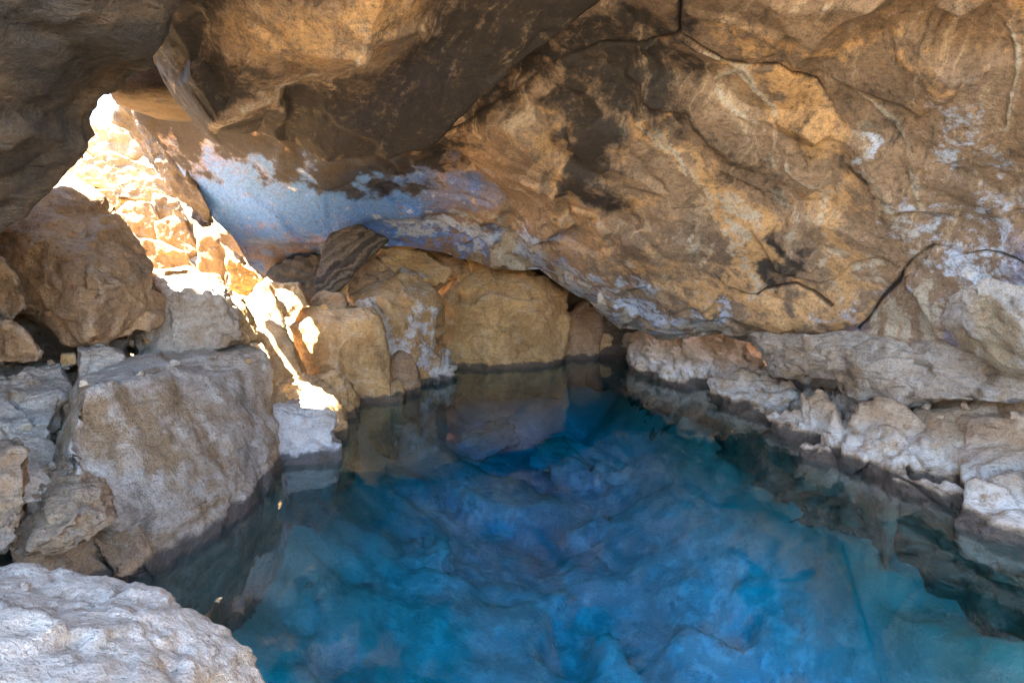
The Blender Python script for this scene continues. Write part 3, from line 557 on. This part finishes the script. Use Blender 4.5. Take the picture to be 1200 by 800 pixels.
# right bank
RB = dict(lump=.10, rough=.06)
rock('bank_boulder', 'knobbly grey bank rock with brown hollows at the far end of the overhung shore', block([(738,402,10.8), (762,386,10.6), (800,381,10.0), (868,385,9.3), (900,430,8.6), (884,450,8.45), (830,458,8.95), (790,453,9.3), (746,442,10.1)], 1.2, 1.0, drop=-.8), 'bank', sub=6, p=16, lump=.10, rough=.10, freq=1.1, grain=.7)
rock('bank_boulder', 'small knobbly bank rock where the bank meets the far hollow', block([(736,404,10.9), (752,396,10.9), (764,410,10.7), (762,440,10.2), (740,440,10.4)], .5, .95, drop=-.6), 'bank', sub=5, p=14, lump=.08)
rock('bank_boulder', 'low bank rock with a white crust line between knobbly rock and brown lumpy one', block([(834,448,8.4), (870,438,8.5), (920,442,8.0), (930,470,7.4), (905,492,7.1), (850,480,7.75)], .7, 1.0, drop=-.8), 'bank', sub=5, p=18, lump=.06, rough=.06)
rock('bank_boulder', 'brown lumpy bank boulder with white crust below the overhanging ledge', block([(903,470,7.4), (935,452,7.5), (990,448,7.1), (1045,462,6.6), (1055,500,5.9), (1010,560,5.3), (960,538,5.75), (906,512,6.55)], .9, 1.0, drop=-.9), 'bank', sub=6, p=18, lump=.07, rough=.10, freq=1.0, grain=.7)
rock('bank_boulder', 'broad flat topped bank boulder with white crusted brow above the water', np.array([P(*q) for q in [(1006,552,5.4), (1040,604,4.75), (1100,655,4.1), (1200,698,3.6), (1330,740,3.2), (1020,500,5.9), (1060,470,6.3), (1140,455,6.2), (1230,452,5.6), (1400,480,4.4), (1045,545,5.1), (1120,600,4.35), (1210,632,3.85), (1330,660,3.3)]] + [np.array(w) for w in [(3.3, 5.4, -1), (3.3, 4.4, -1), (3.5, 3.6, -1), (4.0, 2.4, -1), (5.4, 3, -1), (5.2, 6.2, -1)]]), 'bank', sub=6, p=20, lump=.03, rough=.09, freq=.9, grain=.6)
rock('bank_boulder', 'rough grey stone wedged against the broad flat topped bank boulder', block([(1006,548,5.5), (1022,505,5.8), (1050,490,5.8), (1065,540,5.3), (1045,600,4.8)], .5, 1.0, drop=-.8), 'bank', sub=5, p=18, lump=.06)
rock('wall_slab', 'smooth overhanging grey brown ledge with blue white flank above the bank', block([(876,388,7.6), (900,380,7.5), (1000,378,6.6), (1118,388,5.8), (1110,455,5.7), (1072,472,5.9), (1010,464,6.3), (950,453,6.8), (905,443,7.3)], 1.6, 1.0, inner=[(1000,405,6.3), (920,412,7.0), (1060,440,5.75)]), 'grey', 'rock slab', sub=6, p=18, rough=.04, freq=1.4)
rock('wall_slab', 'bluish smooth rock bulge with white veins beneath the roof joint', block([(1092,306,5.6), (1132,304,5.2), (1220,332,4.6), (1330,375,4.15), (1330,455,4.1), (1200,440,4.7), (1125,405,5.3), (1097,350,5.55)], 1.6, 1.0, inner=[(1190,370,4.6)]), 'white', 'rock slab', sub=6, p=18, rough=.03)
rock('wall_slab', 'tan lower ledge of layered rock ending over the broad bank boulder', block([(1050,425,6.0), (1120,385,5.6), (1230,425,4.7), (1360,460,4.1), (1350,492,4.1), (1200,474,4.8), (1110,470,5.4), (1060,472,5.8)], 1.6, 1.0), 'grey', 'rock slab', sub=5, p=24, rough=.05, strata=(.1, .1, 1, 8, .03))
rw = np.array([(4.6, -1, -1), (5.0, 3.0, -1), (6.2, 7, -1), (5.2, 9.5, -1), (4.4, 12, -1), (9, 12, -1), (9, -1, -1), (4.9, -1, 2.5), (5.6, 3.0, 2.0), (6.6, 6.5, 1.6), (5.2, 9.5, 2.4), (4.3, 12, 2.7), (9, 12, 4.4), (9, -1, 4.4)])
o = rock('cave_wall_right', 'rock wall behind the overhung bank', rw, 'brown', None, sub=5, rough=.05); o['kind'] = 'structure'
lw = np.array([(-3.4, -1.5, -1), (-3.3, 1.5, -1), (-4.4, 3.6, -.5), (-7.5, 4.5, -1), (-7.5, -1.5, -1), (-4.0, -1.5, 2.6), (-4.0, 1.5, 3.2), (-4.9, 3.4, 4.0), (-7.5, 4.5, 4.8), (-7.5, -1.5, 4.6)])
o = rock('sun_blocker_wall', 'added unseen rock block keeping low sun off the pool bed and great brown boulder', np.array([(-10, 2.5, -1), (-6.0, 2.5, -1), (-6.0, 6.6, -1), (-6.2, 7.1, -1), (-10, 7.1, -1), (-10, 2.5, 5), (-6.0, 2.5, 5), (-6.0, 6.6, 5), (-6.3, 7.1, 4.9), (-10, 7.1, 5)]), 'brown', None, sub=5, rough=.02, chips=2); o['kind'] = 'structure'  # out-of-view block added to stop low sun from the left
o = rock('sun_blocker_near', 'added unseen rock cover keeping sun off the near shore', np.array([(x, y, z) for x in (-4.8, -.1) for y in (-.6, 2.8) for z in (4.35, 5.1)]), 'slab', None, sub=4, rough=.03); o['kind'] = 'structure'  # out-of-view cover added against a sun patch on the foreground boulder
o = rock('sun_blocker_left', 'added unseen rock cover shading the great brown boulder', np.array([(x, y, z) for x in (-9, -3.85) for y in (2.4, 5.85) for z in (4.25, 5.1)]), 'slab', None, sub=5, rough=.03); o['kind'] = 'structure'  # hidden cover added to shade the brown boulder and block stray sun
o = rock('cave_wall_left', 'rock wall behind the leaning slab', lw, 'brown', None, sub=5, rough=.05); o['kind'] = 'structure'

# sunlit rubble in the daylight gap
TG = 'sunlit boulders in the daylight gap'
for lab, Y, pts, bk in [
    ('sunlit capstone topping the rubble in the daylight gap', 12.6, [(84,158), (104,140), (142,148), (172,172), (158,184), (110,182)], 1.2),
    ('bleached upright rock beside the leaning slab at the top of the gap', 12.9, [(50,215), (62,180), (82,160), (96,172), (98,215)], 1.0),
    ('long sunlit slab with gold front edge below the capstone', 11.8, [(84,190), (130,176), (182,198), (192,207), (150,214), (128,224), (92,212)], 1.2),
    ('sunlit hump of rock under the long sunlit slab', 11.2, [(128,218), (165,205), (196,210), (206,232), (178,240), (140,236)], 1.0),
    ('grey shaded stone between sunlit hump and roof edge', 11.0, [(180,226), (208,232), (222,262), (200,268), (180,256)], .8),
    ('bright rounded boulder midway down the sunlit rubble', 10.5, [(132,250), (150,234), (176,236), (190,268), (184,284), (150,276)], .9),
    ('golden faced sunlit boulder against the roof edge', 10.2, [(182,262), (204,252), (222,262), (236,296), (222,302), (186,288)], .9),
    ('long bleached slab above the layered block', 9.6, [(150,278), (186,282), (216,296), (236,325), (200,334), (168,318)], .9),
    ('tall sunlit wedge beneath the edge of the grey roof', 9.4, [(228,262), (250,278), (288,308), (280,330), (262,350), (232,322)], .9),
    ('small cream stone on the sunlit rubble under the hump', 10.7, [(110,222), (136,222), (142,242), (132,250), (116,238)], .6),
    ('golden stone at the foot of the long bleached slab', 9.0, [(228,318), (256,322), (272,345), (250,352), (226,338)], .6),
    ('cracked sunlit block left under the bright rounded boulder', 9.9, [(138,262), (160,276), (172,300), (160,312), (140,296)], .7),
    ('thin pale ledge over the layered block', 7.6, [(166,318), (222,314), (262,332), (268,344), (228,340), (180,334)], .9)]:
    rock('sunlit_boulder', lab, block(Yc(Y, pts), bk, .92), 'sunny', group=TG, sub=5, p=40, rough=.032)

rock('sunlit_cliff', 'sunlit rock face standing behind the rubble of the daylight gap', np.array([P(*q) for q in [(60,235,14.5), (95,150,14.8), (190,150,14.5), (330,250,14), (400,300,13.6), (400,380,13.4), (200,380,13.6), (60,380,14)]] + [np.array(w) for w in [(-12, 17, 0), (-3.4, 16, 0), (-12, 17, 4.8), (-3.4, 16, 3.2)]]), 'sunny', 'rock face', sub=5, rough=.03, freq=1.6)

# slabs lying under water
for x, y, zz, L, Wd, a, tl in [(560, 500, -1.0, 1.3, .7, .3, .2), (690, 530, -1.15, 1.6, .9, -.4, -.25), (480, 640, -1.25, .9, .7, .1, .3), (330, 690, -.95, .7, .5, 1.0, .3)]:
    w = W(x, y, zz); ca, sa = math.cos(a), math.sin(a); rs = np.random.RandomState(int(x + y))
    cs = [(-.5, -.4, 0), (.45, -.5, 0), (.55, .3, 0), (.1, .55, 0), (-.5, .4, 0)]
    pts = [(w[0] + (u * L * ca - v * Wd * sa) * k, w[1] + (u * L * sa + v * Wd * ca) * k, w[2] + tl * u * L + t) for k, t in ((1.15, -.45), (.85, -.05)) for u, v, _ in cs for u, v in [(u + rs.uniform(-.1, .1), v + rs.uniform(-.1, .1))]]
    rock('submerged_slab', 'pale slab lying under the clear blue water on the pool bed', pts, 'bed', 'rock slab', 'slabs on the pool bed', sub=5, p=12, rough=.10, chips=8)

# loose chips caught on the ledges, dropped onto whatever lies there
bpy.context.view_layer.update(); dg = bpy.context.evaluated_depsgraph_get(); rs = np.random.RandomState(5)
proto = [rock_mesh(rs.normal(size=(12, 3)) * np.array([1, .8, .5]), 3, 26, .06, 300 + k)[:2] for k in range(4)]
pm = []
for x, y, r, mt in [(75,432,.05,'grey'), (82,428,.035,'grey'), (165,440,.04,'grey'), (178,436,.05,'brown'), (60,427,.05,'brown'), (45,500,.05,'grey'), (30,505,.06,'pale'), (75,492,.05,'brown'), (100,452,.05,'pale'), (130,450,.035,'grey'),
                    (205,428,.05,'grey'), (250,420,.06,'grey'), (290,425,.05,'gold'), (150,404,.06,'brown'), (170,402,.07,'gold'), (12,430,.05,'brown'), (62,548,.05,'pale'), (300,405,.06,'gold'), (322,452,.06,'gold'), (345,450,.05,'gold'),
                    (1085,480,.07,'bank'), (1100,490,.05,'bank'), (1130,478,.06,'bank'), (1160,500,.05,'bank'), (1190,490,.07,'bank'), (1060,500,.05,'bank'), (960,462,.06,'bank'), (860,445,.07,'bank'), (790,388,.08,'bank'), (820,386,.09,'bank'),
                    (30,690,.03,'pale'), (95,700,.02,'pale'), (160,705,.025,'pale'), (60,740,.02,'pale'), (380,362,.08,'gold'), (415,360,.06,'gold'), (500,330,.08,'gold')]:
    pr_ = P(x, y, 5.) - np.array([0, 0, H]); hit, loc, nn, _, ob, _ = SC.ray_cast(dg, Vector((0, 0, H)), Vector(pr_).normalized())
    if not hit: continue
    co, f_ = proto[len(pm) % 4]; ang = rs.uniform(0, 6.3); R_ = np.array([[math.cos(ang), -math.sin(ang), 0], [math.sin(ang), math.cos(ang), 0], [0, 0, 1]])
    c2 = (co @ R_.T) * r * .6; c2 = c2 + np.array(loc) + np.array([0, 0, r * .25])
    o = link('rock_chip', c2, f_, M[mt], origin=tuple(loc)); pm.append(o)
    tag(o, 'small loose rock chip lying on ' + ('the bank boulders under the overhang' if x > 700 else 'the dusty foreground boulder' if y > 670 else 'the boulders of the rubble shore'), 'rock chip', 'loose rock chips')
